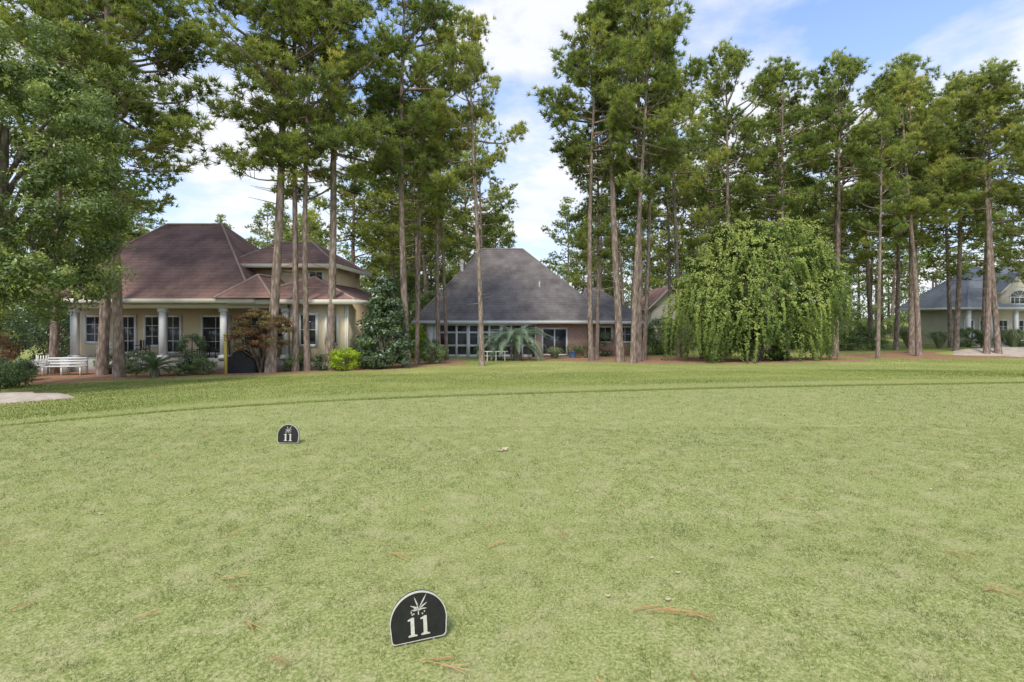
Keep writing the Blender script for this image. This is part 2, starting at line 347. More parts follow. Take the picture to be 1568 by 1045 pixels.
marker(-.458,2.53,math.radians(17),math.radians(-2)); marker(-2.82,6.45,math.radians(-4))

# ------------------------------------------------------------------ houses
def hipX(mb,x0,x1,y0,y1,ze,zr,r0,r1,mt=0,cap=None):
    yr=(y0+y1)/2
    V=[[x0,y0,ze],[x1,y0,ze],[x1,y1,ze],[x0,y1,ze],[r0,yr,zr],[r1,yr,zr]]
    mb.add(V,[[0,1,5,4],[2,3,4,5]],mt); mb.add(V,[[1,2,5],[3,0,4]],mt); mb.add(V,[[0,3,2,1]],mt)
    if cap is not None:
        V=np.array(V)
        for a,b in ((0,4),(1,5),(2,5),(3,4),(4,5)): tube(cap,[V[a],V[b]],.07,5)
def hipY(mb,x0,x1,y0,y1,ze,zr,r0,r1,xr,mt=0,cap=None):
    V=[[x0,y0,ze],[x1,y0,ze],[x1,y1,ze],[x0,y1,ze],[xr,r0,zr],[xr,r1,zr]]
    mb.add(V,[[0,1,4],[2,3,5]],mt); mb.add(V,[[1,2,5,4],[3,0,4,5]],mt); mb.add(V,[[0,3,2,1]],mt)
    if cap is not None:
        V=np.array(V)
        for a,b in ((0,4),(1,4),(2,5),(3,5),(4,5)): tube(cap,[V[a],V[b]],.07,5)
def fascia(mb,x0,x1,y0,y1,ze,h=.2,t=.06):
    box(mb,x0-t,x1+t,y0-t,y0,ze-h,ze+.03); box(mb,x0-t,x0,y0+.002,y1,ze-h,ze+.03); box(mb,x1,x1+t,y0+.002,y1,ze-h,ze+.03)
def window(fr,gl,x0,x1,z0,z1,y,nx_=2,nz=2,f=.09,m_=.035):
    box(gl,x0+f*.5,x1-f*.5,y-.03,y+.02,z0+f*.5,z1-f*.5)
    box(fr,x0,x0+f,y-.08,y+.01,z0,z1); box(fr,x1-f,x1,y-.08,y+.01,z0,z1)
    box(fr,x0+f,x1-f,y-.078,y+.01,z1-f,z1); box(fr,x0+f,x1-f,y-.078,y+.01,z0,z0+f)
    for k in range(1,nx_): xx=x0+(x1-x0)*k/nx_; box(fr,xx-m_/2,xx+m_/2,y-.055,y-.025,z0+f,z1-f)
    for k in range(1,nz): zz=z0+(z1-z0)*k/nz; box(fr,x0+f,x1-f,y-.052,y-.022,zz-m_/2,zz+m_/2)

e=empty('cream_stucco_house')
w=MB(); fr=MB(); gl=MB(); rf=MB(); cp=MB(); tr=MB(); co=MB(); dk=MB()
box(w,-25.2,-11.75,29.5,39,-1.4,2.42); box(w,-11.74,-8.7,27,37,-1.4,2.42); box(w,-16,-10.7,30.2,36,2.43,4.62)
box(dk,-25.2,-11.76,26.8,29.48,-1.4,-.62)
hipX(rf,-25.6,-13.3,26.3,39.7,2.56,7.6,-22.2,-18.7,0,cp)
hipX(rf,-16.6,-10.1,29.4,36.8,4.68,6.45,-15.0,-12.9,0,cp)
hipY(rf,-14.6,-8.1,26.4,38,2.52,3.95,29.8,34,-11.5,0,cp)
hipY(rf,-15.2,-12.2,26.1,32,2.60,3.9,27.6,31,-13.7,0,cp)
fascia(tr,-25.6,-13.3,26.3,39.7,2.54); fascia(tr,-14.6,-8.1,26.4,38,2.5,.22); fascia(tr,-16.6,-10.1,29.4,36.8,4.66)
box(tr,-25.1,-11.8,26.75,26.98,2.08,2.36)
for cx in (-23.0,-18.35,-15.15,-11.9):
    box(co,cx-.14,cx+.14,26.8,27.08,-.6,2.08); box(co,cx-.2,cx+.2,26.74,27.14,-.61,-.38); box(co,cx-.19,cx+.19,26.75,27.13,1.9,2.079)
for (a,b,z0) in ((-24.6,-23.4,.1),(-22.6,-21.6,-.5),(-21.2,-20.2,-.1),(-20,-19.0,-.5),(-17.9,-16.2,-.55),(-15.5,-14.5,-.1),(-13.6,-12.5,.2)):
    window(fr,gl,a,b,z0,1.75,29.5,2,3,.13)
window(fr,gl,-11.25,-10.2,.05,1.85,27,2,2,.14); window(fr,gl,-9.85,-9.15,.15,1.8,27,1,2,.12)
window(fr,gl,-12.0,-11.1,3.75,4.35,30.2,2,1)
for x in (-11.7,-8.82): box(tr,x,x+.13,26.95,27.0-.002,-1,2.4)
box(tr,-11.56,-8.83,26.96,26.998,-1.1,-.75)
box(tr,-8.68,-8.6,26.9,26.98,-1,2.3)
w.obj('walls',[M['cream']],e); fr.obj('window_frames',[M['white']],e); gl.obj('window_panes',[M['glass']],e); rf.obj('roof',[M['roof1']],e)
cp.obj('ridge_caps',[M['cap']],e); tr.obj('eave_trim',[M['cream2']],e); co.obj('porch_columns',[M['white']],e); dk.obj('porch_floor',[M['conc']],e)
def chair(x,y,z,ang,mt='cover'):
    e=empty('porch_chair',(x,y,z)); e.rotation_euler=(0,0,ang); g=MB()
    for sx in (-.24,.24):
        for sy in (-.24,.24): box(g,sx-.02,sx+.02,sy-.02,sy+.02,0,.44 if sy<0 else .98)
    box(g,-.27,.27,-.27,.22,.441,.49)
    for k in range(4): box(g,-.2+k*.11,-.15+k*.11,.225,.245,.5,.95)
    for sx in (-.26,.26): box(g,sx-.03,sx+.03,-.26,.2,.66,.69)
    g.obj('chair_frame',[M[mt]],e)
chair(-17.0,28.2,-.62,.3); chair(-15.9,28.1,-.62,-.5); chair(-20.4,28.3,-.62,.2); chair(-22.3,28.0,-.62,.3,'white')
chair(-23.6,25.6,float(H(-23.6,25.6))+.03,.35,'white')
e=empty('garden_bench',(-22.0,25.2,float(H(-22,25.2))+.03)); e.rotation_euler=(0,0,.1); g=MB()
for sx in (-.85,0,.85):
    box(g,sx-.03,sx+.03,-.25,-.19,0,.43); box(g,sx-.03,sx+.03,.2,.26,0,.85)
for k in range(4): box(g,-.9,.9,-.27+k*.125,-.17+k*.125,.431,.46)
for k in range(3): box(g,-.9,.9,.17,.198,.52+k*.13,.61+k*.13)
for sx in (-.87,.87): box(g,sx-.035,sx+.035,-.27,.19,.63,.66)
g.obj('bench_slats',[M['white']],e)

e=empty('brick_house')
w=MB(); fr=MB(); gl=MB(); rf=MB(); cp=MB(); tr=MB(); fl=MB(); wh=MB()
box(w,-6.4,5.6,38.2,53,-1.7,1.22); box(w,5.605,9.6,38.9,50,-1.7,1.2)
hipX(rf,-7.2,7.4,37.3,54.7,1.36,7.75,-2.7,.95,0,cp); hipX(rf,4.6,10.1,38.1,50.5,1.32,4.1,6.4,7.4,0,cp)
fascia(tr,-7.2,7.4,37.3,54.7,1.34); fascia(tr,4.6,10.1,38.1,50.5,1.3)
box(wh,-6.35,1.55,37.95,38.19,1.0,1.2); box(wh,-6.35,1.55,37.95,38.19,-1.5,-1.15); box(wh,-6.35,-5.8,37.96,38.19,-1.149,.999)
box(gl,-5.8,1.5,38.02,38.19,-1.14,.99)
for k in range(10): 
    xx=-5.8+k*.81; box(fr,xx,xx+(.26 if k%3==0 else .15),37.9,38.015,-1.5,1.0)
for zz in (.42,-.55): box(fr,-5.8,1.5,37.93,38.018,zz,zz+.14)
box(wh,1.5,1.7,37.9,38.18,-1.5,1.2)
window(fr,gl,2.2,4.15,-1.25,.85,38.2,2,1,.13,.1)
window(fr,gl,6.5,7.65,-.35,.98,38.9,2,2,.14); window(fr,gl,8.0,9.15,-.35,.98,38.9,2,2,.14)
tube(fl,[(-4.2,43,5.2),(-4.2,43,6.2)],.13,10); tube(fl,[(-4.2,43,6.2),(-4.2,43,6.42)],.2,10)
tube(fl,[(2.2,41,4.0),(2.2,41,4.5)],.06,8)
w.obj('walls',[M['brick']],e); fr.obj('window_frames',[M['white']],e); gl.obj('window_panes',[M['glass']],e); rf.obj('roof',[M['roof2']],e)
cp.obj('ridge_caps',[M['cap2']],e); tr.obj('eave_trim',[M['white']],e); fl.obj('roof_vents',[M['white']],e); wh.obj('sunroom_walls',[M['white']],e)

def gable(mb,x0,x1,y0,y1,ze,zr,oh=.4,mr=1,mw=0):
    xm=(x0+x1)/2
    mb.add([[x0,y0,ze],[x1,y0,ze],[xm,y0,zr]],[[0,1,2]],mw)
    s=(zr-ze)/(xm-x0); a=[x0-oh,y0-oh,ze-oh*s+.02]; b=[xm,y0-oh,zr+.02]; c=[x1+oh,y0-oh,ze-oh*s+.02]
    A,B,C=[list(q) for q in (a,b,c)]; A[1]=B[1]=C[1]=y1
    T=.16
    V=[a,b,c,A,B,C]+[[q[0],q[1],q[2]+T] for q in (a,b,c,A,B,C)]
    mb.add(V,[[6,7,10,9],[7,8,11,10],[0,1,4,3],[1,2,5,4]],mr); mb.add(V,[[0,1,7,6],[1,2,8,7]],2)
    mb.add(V,[[0,3,9,6],[2,5,11,8]],2)
e=empty('white_gable_cottage'); g=MB(); fr=MB(); gl=MB()
box(g,15.3,19.3,56,64,-1.6,2.9); gable(g,15.3,19.3,56,64,2.91,4.9,.5)
window(fr,gl,16.4,17.2,.2,1.7,56,2,2); window(fr,gl,17.7,18.5,-1.2,1.3,56,2,3)
box(g,16.95,17.55,55.96,55.99,3.4,3.9,2)
g.obj('walls_and_roof',[M['cream2'],M['roof1'],M['white']],e); fr.obj('window_frames',[M['white']],e); gl.obj('window_panes',[M['glass']],e)

e=empty('slate_roof_house'); w=MB(); fr=MB(); gl=MB(); rf=MB(); cp=MB(); tr=MB(); co=MB()
box(w,47.0,64,54,60,-1.7,2.5); hipX(rf,45.8,66,51.5,61,2.62,7.0,50.3,60,0,cp); fascia(tr,45.8,66,51.5,61,2.6)
gg=MB(); box(gg,49.6,53.2,51.9,58,2.3,4.3); gable(gg,49.6,53.2,51.9,58,4.31,6.0,.35)
for k,cx in enumerate((46.3,48.7,51.1,53.5)): box(co,cx-.17,cx+.17,51.8,52.1,-1.3,2.38)
box(co,46,60,51.7,54,-1.7,-1.35)
for a in (47.6,49.2,51.2,52.9): window(fr,gl,a,a+1.1,-.9,1.4,54,2,3,.14)
window(fr,gl,50.4,52.4,2.9,3.7,51.9,4,1,.12,.07)
ac=51.4
P=[(ac+1.0*math.cos(a),3.72+.62*math.sin(a)) for a in np.linspace(0,math.pi,16)]; extr(gl,P,51.85,51.89)
for a0,a1 in zip(np.linspace(0,math.pi,15)[:-1],np.linspace(0,math.pi,15)[1:]):
    tube(fr,[(ac+1.02*math.cos(a0),51.83,3.72+.64*math.sin(a0)),(ac+1.02*math.cos(a1),51.83,3.72+.64*math.sin(a1))],.06,5)
for a in (.6,1.2,1.94,2.54): tube(fr,[(ac,51.82,3.72),(ac+1.0*math.cos(a),51.82,3.72+.62*math.sin(a))],.03,4)
w.obj('walls',[M['cream2']],e); gg.obj('dormer',[M['cream2'],M['roof3'],M['white']],e); fr.obj('window_frames',[M['white']],e); gl.obj('window_panes',[M['glass']],e)
rf.obj('roof',[M['roof3']],e); cp.obj('ridge_caps',[M['cap3']],e); tr.obj('eave_trim',[M['white']],e); co.obj('porch_columns',[M['white']],e)

e=empty('covered_grill',(-13.35,25.3,float(H(-13.35,25.3)))); g=MB()
prof=[(-.72,.0),(-.70,.55),(-.62,.78),(-.35,.86),(-.3,1.02),(-.1,1.12),(.15,1.12),(.33,1.0),(.38,.86),(.6,.8),(.7,.6),(.73,.0)]
n=len(prof); V=[]
for yy,sc in ((-.3,.97),(-.22,1.03),(0,1.05),(.22,1.03),(.3,.97)):
    V+= [[p[0]*sc+.01*math.sin(9*k),yy,p[1]*sc] for k,p in enumerate(prof)]
F=[[r*n+k,r*n+k+1,(r+1)*n+k+1,(r+1)*n+k] for r in range(4) for k in range(n-1)]
g.add(V,F); g.add(V,[list(range(n))]); g.add(V,[list(range(4*n,5*n))[::-1]]); g.obj('grill_cover',[M['cover']],e)
e=empty('yellow_marker_post',(-13.75,24.6,float(H(-13.85,24.6)))); g=MB(); box(g,-.06,.06,-.06,.06,-.1,1.9); box(g,-.09,.09,-.09,.09,1.901,1.96); g.obj('post',[M['yellow']],e)
e=empty('white_garden_rack',(-1.0,32.0,float(H(-1.0,32)))); g=MB()
for x in (-.55,.0,.55): tube(g,[(x,0,-.1),(x,0,.62)],.03,6)
tube(g,[(-.75,0,.6),(.75,0,.6)],.03,6); tube(g,[(-.75,.4,.3),(.75,.4,.3)],.03,6); g.obj('pipes',[M['white']],e)
for (x,y,s,mt) in ((-16.4,26.3,.3,'terra'),(-13.0,26.2,.28,'terra'),(3.0,36.8,.3,'terra'),(4.3,36.4,.34,'blue')):
    z=float(H(x,y)); e=empty('flower_pot',(x,y,z)); g=MB(); tube(g,[(0,0,0),(0,0,.05),(0,0,s*1.3),(0,0,s*1.45)],[s*.6,s*.65,s*.95,s*1.05],12); g.obj('pot',[M[mt]],e)
    g=MB(); P=rdir(260)*[s*1.2,s*1.2,s]+[0,0,s*1.9]; leaves(g,P,rdir(260),.06,0,R.uniform(.2,.9,260)); g.obj('flowers',[M['shrub']],e)

# ------------------------------------------------------------------ vegetation
def lumps_ell(ells,n,rng,cut=.55):
    ells=np.array([list(c)+list(r) for c,r in ells]); vol=np.prod(ells[:,3:],1)**(2/3); out=[]
    while len(out)<n:
        k=rng.choice(len(ells),p=vol/vol.sum()); d=rdir(1,rng)[0]; p=ells[k,:3]+d*ells[k,3:]*rng.uniform(.72,.98)
        ok=True
        for j in range(len(ells)):
            if j!=k and (((p-ells[j,:3])/ells[j,3:])**2).sum()<cut: ok=False
        if ok: out.append(p)
    return np.array(out)
def cloud(mb,C,lr,nleaf,size,mat,rng,base=.45,zmin=None,flat=.8,lr_var=.3,hl=0.3):
    k=len(C); rr=lr*rng.uniform(1-lr_var,1+lr_var,k); lt=rng.normal(0,.12,k)
    idx=rng.integers(0,k,nleaf); e=rdir(nleaf,rng); e[:,2]=np.abs(e[:,2])*np.where(rng.random(nleaf)<.72,1,-1)
    rad=rr[idx]*rng.uniform(.45,1.12,nleaf)
    P=C[idx]+e*rad[:,None]*[1,1,flat]
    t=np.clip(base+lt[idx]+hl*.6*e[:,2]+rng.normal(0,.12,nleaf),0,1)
    if zmin is not None:
        kk=P[:,2]>zmin; P=P[kk]; e=e[kk]; t=t[kk]; nleaf=len(P)
    leaves(mb,P,e+rng.normal(0,.45,(nleaf,3)),size,mat,t,rng)

# --- weeping wisteria mound
rng=np.random.default_rng(5); e_=MB()
ells=[((14.9,31.8,3.0),(3.5,2.2,3.4)),((11.9,31.2,3.1),(1.7,1.6,2.3)),((18.0,31.6,3.6),(2.0,1.6,2.2)),((13.7,31.6,5.8),(1.6,1.4,1.5)),((17.1,31.6,5.9),(1.8,1.4,1.5)),((13.4,31,1.2),(1.5,1.3,2.2)),((16.3,31.2,.9),(2.0,1.4,2.0)),((15.4,31.5,6.5),(1.0,1.0,.9))]
C=lumps_ell(ells,230,rng); cloud(e_,C,.5,32000,.085,0,rng,.12,-1.05,hl=.15)  # inner leaves tinted dark, painting the shade in the gaps between drapes
cand=lumps_ell(ells,3000,rng,.8); cand=cand[(cand[:,2]>.8)]
pts=[]
for p in cand:
    if all(np.linalg.norm((p-q)*[1,1,.75])>.74 for q in pts): pts.append(p)
cen=np.array([14.8,32.0,3.0])
for p in pts:
    out=p-cen; out[2]=0; out=nrm(out+rng.normal(0,.25,3)*[1,1,0]); top=np.clip((p[2]-1)/5.5,0,1)
    p=p+out*rng.uniform(-.1,.45)
    r0=rng.uniform(.35,.85); L=rng.uniform(1.3,3.2)*(1.15 if p[2]<5.5 else .85); n=int(520*r0*(L+.5)/1.2)
    t=rng.random(n)**1.05; th=rng.uniform(0,2*np.pi,n); cap=np.clip(t/.14,0,1)
    prof=r0*np.sqrt(1-(1-cap)**2)*np.clip(1-.85*t,0,1)**.6*(1+.2*np.sin(3*th+p[0]*5))
    ns=rng.integers(6,10); sidx=np.floor(th/(2*np.pi)*ns).astype(int); ths=(sidx+.5)/ns*2*np.pi; th2=ths+(th-ths)*np.clip(1-t*1.5,.13,1)
    slen=rng.uniform(.4,1.2,ns)[sidx]; bright=rng.normal(0,.10,ns)[sidx]
    drop=t*L*slen; X=np.cos(th2)*prof; Y=np.sin(th2)*prof
    P=p+np.stack([X,Y,r0*.55*np.sqrt(np.clip(1-(X**2+Y**2)/max(r0*1.25,.1)**2,0,1))*(t<.16)-drop],1)+out*(.6*(1-np.exp(-drop/.9)))[:,None]
    P+=rng.normal(0,.03,(n,3))
    nr=np.stack([np.cos(th2),np.sin(th2),.9*(1-t)],1)+out*.3
    tint=.54+.36*(1-t)**1.5-.16*t+bright+rng.normal(0,.09,n)+.12*top+rng.normal(0,.09)  # drape tops lighter, tips darker: light from above painted into the leaf tint
    kk=P[:,2]>-1.02
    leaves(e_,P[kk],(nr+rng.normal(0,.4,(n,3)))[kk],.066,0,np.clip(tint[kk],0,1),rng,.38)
for k in range(260):
    p=pts[rng.integers(len(pts))]
    if p[2]<3: continue
    d=nrm(p-np.array([14.8,31,3])); d=nrm(d+rng.normal(0,.5,3)+[0,0,.3]); L=rng.uniform(.5,1.5); m=26; t=rng.random(m)
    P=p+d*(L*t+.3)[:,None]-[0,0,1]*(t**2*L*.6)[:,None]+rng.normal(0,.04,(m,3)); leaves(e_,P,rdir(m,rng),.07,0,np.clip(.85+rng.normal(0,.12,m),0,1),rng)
for k in range(9):
    a=k*.7; tube(e_,[(14.8+.4*math.cos(a),31.5+.3*math.sin(a),-1.3),(14.8+.9*math.cos(a),31.5+.7*math.sin(a),1.5),(14.8+2*math.cos(a),31.5+1.0*math.sin(a),4),(14.8+2.4*math.cos(a),31.5+1.2*math.sin(a),5.5)],[.16,.12,.08,.03],6,1)
e_.obj('wisteria_covered_tree',[M['wist'],M['bark2']])

# --- live oak on the left
rng=np.random.default_rng(8); g=MB()
ells=[((-16.9,17.2,6.4),(3.4,3.2,4.6)),((-14.7,16.6,7.2),(1.7,1.7,2.0)),((-14.7,16.6,3.4),(1.6,1.6,1.7)),((-14.2,16.8,5.3),(1.2,1.4,1.6)),((-19,17.5,6),(3.5,3,4.5)),((-16.8,16.6,2.7),(2.0,2.0,1.7)),((-16.3,17,10.2),(1.6,1.6,1.1)),((-14.2,16.6,8.8),(.9,.9,.8))]
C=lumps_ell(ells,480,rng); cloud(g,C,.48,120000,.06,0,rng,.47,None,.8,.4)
j=rng.integers(len(C),size=420)
for q in j:
    d=nrm(rdir(1,rng)[0]+[0,0,.4]); t=rng.random(30); P=C[q]+d*(.4+.5*t)[:,None]+rng.normal(0,.06,(30,3)); leaves(g,P,rdir(30,rng),.055,0,np.clip(.85+rng.normal(0,.12,30),0,1),rng)
tube(g,[(-18.2,17.6,-1.5),(-18.1,17.6,.5),(-17.9,17.5,2.5),(-17.3,17.3,5),(-17,17.2,8)],[.45,.34,.3,.22,.08],10,1)
for k in range(26):
    c=C[rng.integers(len(C))]; s=np.array([-17.8,17.5,rng.uniform(2,6)]); mid=(s+c)/2+[0,0,.4]; tube(g,[s,mid,c],[.12,.07,.02],5,1)
g.obj('live_oak_tree',[M['oak'],M['bark2']])

def shrub(name,x,y,rx,h,material,n,ls=.05,lr=None,seed=0,shape='ell',base=.45):
    rng=np.random.default_rng(seed+int(abs(x)*13)); z=float(H(x,y)); g=MB()
    if shape=='cone':
        k=max(24,int(n/110)); t=rng.random(k)**1.2; a=rng.uniform(0,6.28,k); r=rx*(1-t)**.7*rng.uniform(.6,.95,k)*np.where(t<.12,.75,1)
        C=np.stack([r*np.cos(a),r*np.sin(a),h*(.06+.9*t)],1)
    elif shape=='hedge':
        k=int(n/110); C=np.stack([rng.uniform(-rx,rx,k),rng.uniform(-.7,.7,k),h*rng.uniform(.1,.85,k)],1)
    else:
        k=max(14,int(n/110)); d=rdir(k,rng); C=d*[rx*.8,rx*.8,h*.42]+[0,0,h*.47]
    L=lr or max(.16,rx*.28)
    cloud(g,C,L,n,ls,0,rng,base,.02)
    for q in range(5):
        c=C[rng.integers(len(C))]; tube(g,[(0,0,-.15),(c[0]*.3,c[1]*.3,c[2]*.5),tuple(c)],[.05,.035,.012],5,1)
    g.obj(name,[material,M['bark2']],loc=(x,y,z))
shrub('magnolia_tree',-6.75,27.2,1.75,4.9,M['dark'],17000,.085,.38,1,'cone',.45)
shrub('lime_shrub',-8.45,26.0,.85,1.25,M['lime'],5000,.045,.22,2)
shrub('holly_shrub',-15.75,25.2,.7,2.2,M['dark'],5500,.04,.22,3,base=.6)
shrub('boxwood_shrub',-14.8,24.5,.6,.8,M['shrub'],2500,.035,.18,4)
shrub('boxwood_shrub',-15.6,24.0,.4,.6,M['shrub'],1500,.035,.15,5)
shrub('boxwood_shrub',-18.9,26.0,.9,1.2,M['dark'],3500,.04,.22,6)
shrub('boxwood_shrub',-20.2,25.9,.8,1.1,M['shrub'],3500,.04,.22,7)
shrub('boxwood_shrub',-11.1,26.2,.6,.9,M['shrub'],2500,.04,.2,8)
shrub('boxwood_shrub',-9.7,26.5,.6,1.0,M['dark'],2500,.04,.2,8)
shrub('boxwood_shrub',-4.55,30.0,.85,1.25,M['shrub'],4200,.045,.22,9)
shrub('boxwood_shrub',-4.9,31.5,.8,1.5,M['dark'],3200,.045,.22,10)
shrub('azalea_shrub',-7.7,27.5,.7,1.0,M['shrub'],3000,.045,.22,11)
shrub('azalea_shrub',-22.2,22.5,1.0,1.0,M['dark'],4000,.05,.3,12)
shrub('azalea_shrub',-20.0,20.3,.8,.9,M['shrub'],3500,.05,.25,13)
shrub('azalea_shrub',-24.5,23.0,1.8,2.6,M['maple'],7000,.05,.35,14)
shrub('azalea_shrub',-27.5,26,2.2,3.6,M['dark'],8000,.07,.45,15)
shrub('azalea_shrub',-31,29,2.4,4.2,M['shrub'],8000,.08,.5,15)
shrub('azalea_shrub',-27.6,30.5,1.9,3.8,M['dark'],8000,.07,.45,16)
shrub('azalea_shrub',-30.5,34.5,2.4,4.5,M['shrub'],8000,.08,.5,17)
shrub('azalea_shrub',-34,38,2.6,5,M['dark'],8000,.09,.5,18)
shrub('azalea_shrub',5.2,36.4,.8,1.0,M['shrub'],2500,.05,.25,16)
shrub('azalea_shrub',6.8,37.6,.7,1.9,M['dark'],3000,.05,.25,17)
shrub('azalea_shrub',9.2,37.2,.8,1.3,M['shrub'],2500,.05,.25,18)
shrub('azalea_shrub',-1.9,36.6,.8,1.1,M['shrub'],2500,.05,.25,19)
shrub('crape_myrtle',11.6,39.5,1.5,2.9,M['shrub'],8000,.07,.4,20,base=.65)
shrub('crape_myrtle',10.6,43.0,1.2,2.6,M['far'],5000,.07,.4,21)
shrub('crape_myrtle',-6.4,40.5,1.6,5.2,M['far'],8000,.08,.45,22)
shrub('crape_myrtle',-7.0,36.5,1.0,2.4,M['lime'],4000,.06,.35,23,base=.25)
shrub('crape_myrtle',-9.5,48,2.6,8.0,M['far'],11000,.10,.7,41,base=.45)
shrub('crape_myrtle',11.0,60,2.6,8.5,M['far'],11000,.11,.7,42,base=.45)
shrub('crape_myrtle',22.5,52,3.0,6.5,M['shrub'],10000,.11,.7,43,base=.5)
shrub('clipped_hedge',29.8,45,3.0,2.3,M['shrub'],13000,.07,.4,24,'hedge',.5)
shrub('clipped_hedge',22.5,46,2.0,1.8,M['shrub'],8000,.07,.4,25,'hedge',.55)
shrub('azalea_shrub',26.5,47,1.4,1.8,M['dark'],4000,.07,.35,26)
shrub('azalea_shrub',44.5,50,1.4,1.9,M['shrub'],4000,.07,.35,27)
shrub('azalea_shrub',49,50,1.4,1.5,M['shrub'],4000,.07,.35,28)
rng=np.random.default_rng(31); g=MB(); k=70; a=rng.uniform(0,6.28,k); r=1.35*np.sqrt(rng.random(k)); C=np.stack([r*np.cos(a),r*np.sin(a),1.3+1.9*rng.random(k)*(1-.35*(r/1.35)**2)],1)
cloud(g,C,.3,9500,.06,0,rng,.5,None,.45)
for q in range(12):
    c=C[rng.integers(k)]; tube(g,[(0,0,-.1),(c[0]*.2,c[1]*.2,.7),(c[0]*.7,c[1]*.7,c[2]*.8),tuple(c)],[.09,.06,.035,.01],5,1)
g.obj('japanese_maple',[M['maple'],M['bark2']],loc=(-12.45,25.4,float(H(-12.45,25.4))))
def fronds(name,x,y,n,L,mat_,h0=.2,stem=.15,el=(.1,1.2),w=.22,seed=1,droop=1.0,lw=.018):
    rng=np.random.default_rng(seed); g=MB(); z=float(H(x,y))
    tube(g,[(0,0,-.1),(0,0,h0)],[stem*1.2,stem],8,1)
    for q in range(n):
        a=q*2.4+rng.normal(0,.15); e0=rng.uniform(*el); m=14; s=np.linspace(0,1,m); l=L*rng.uniform(.8,1.1)
        th=e0-s*droop*rng.uniform(.8,1.3); rr=np.cumsum(np.cos(th))*l/m; zz=h0+np.cumsum(np.sin(th))*l/m
        P=np.stack([rr*math.cos(a),rr*math.sin(a),zz],1); tube(g,P,.012,3,0,.5)
        side=np.array([-math.sin(a),math.cos(a),0]); T=nrm(np.gradient(P,axis=0))
        for sg in (-1,1):
            for b in range(2):
                o=P[1:]+T[1:]*(b*.5*l/m); d=nrm(side*sg+T[1:]*.7+[0,0,.25]); wl=w*np.sin(np.pi*np.clip(s[1:]*.85+.12,0,1))[:,None]
                V=np.stack([o-T[1:]*lw,o+T[1:]*lw,o+d*wl],1).reshape(-1,3); g.add(V,np.arange(len(V)).reshape(-1,3),0,np.clip(rng.uniform(.2,.9),0,1))
    g.obj(name,[mat_,M['bark2']],loc=(x,y,z))
fronds('sago_palm',-16.7,23.9,46,1.35,M['sago'],.35,.2,(.1,1.35),.2,3)
fronds('pindo_palm',.35,32.3,52,2.5,M['palm'],1.0,.24,(.2,1.45),.42,4,1.7,.03)
fronds('pindo_palm',-.9,33.6,36,1.9,M['palm'],.7,.2,(.3,1.4),.36,5,1.6,.03)
def pampas(x,y,L,seed,n=900):
    rng=np.random.default_rng(seed); g=MB()
    a=rng.uniform(0,6.28,n); t=rng.uniform(.15,1,n); l=L*rng.uniform(.7,1.1,n); d=np.stack([np.cos(a),np.sin(a),0*a],1); sd=np.stack([-np.sin(a),np.cos(a),0*a],1)*.02
    B=d*.15; m1=B+d*(l*t*.3)[:,None]+[0,0,1]*(l*.7)[:,None]; T=m1+d*(l*t*.45)[:,None]-[0,0,1]*(l*.45*t-.2*l)[:,None]
    V=np.stack([B-sd,B+sd,m1+sd,m1-sd],1).reshape(-1,3); tt=rng.random(n); g.add(V,np.arange(4*n).reshape(-1,4),0,tt)
    V=np.stack([m1-sd,m1+sd,T],1).reshape(-1,3); g.add(V,np.arange(3*n).reshape(-1,3),0,tt)
    g.obj('pampas_grass',[M['pampas']],loc=(x,y,float(H(x,y))))
pampas(36.5,47,2.6,1); pampas(40.5,48.5,2.0,2); pampas(46.5,47.5,2.4,3); pampas(2.9,35,1.0,4,400)

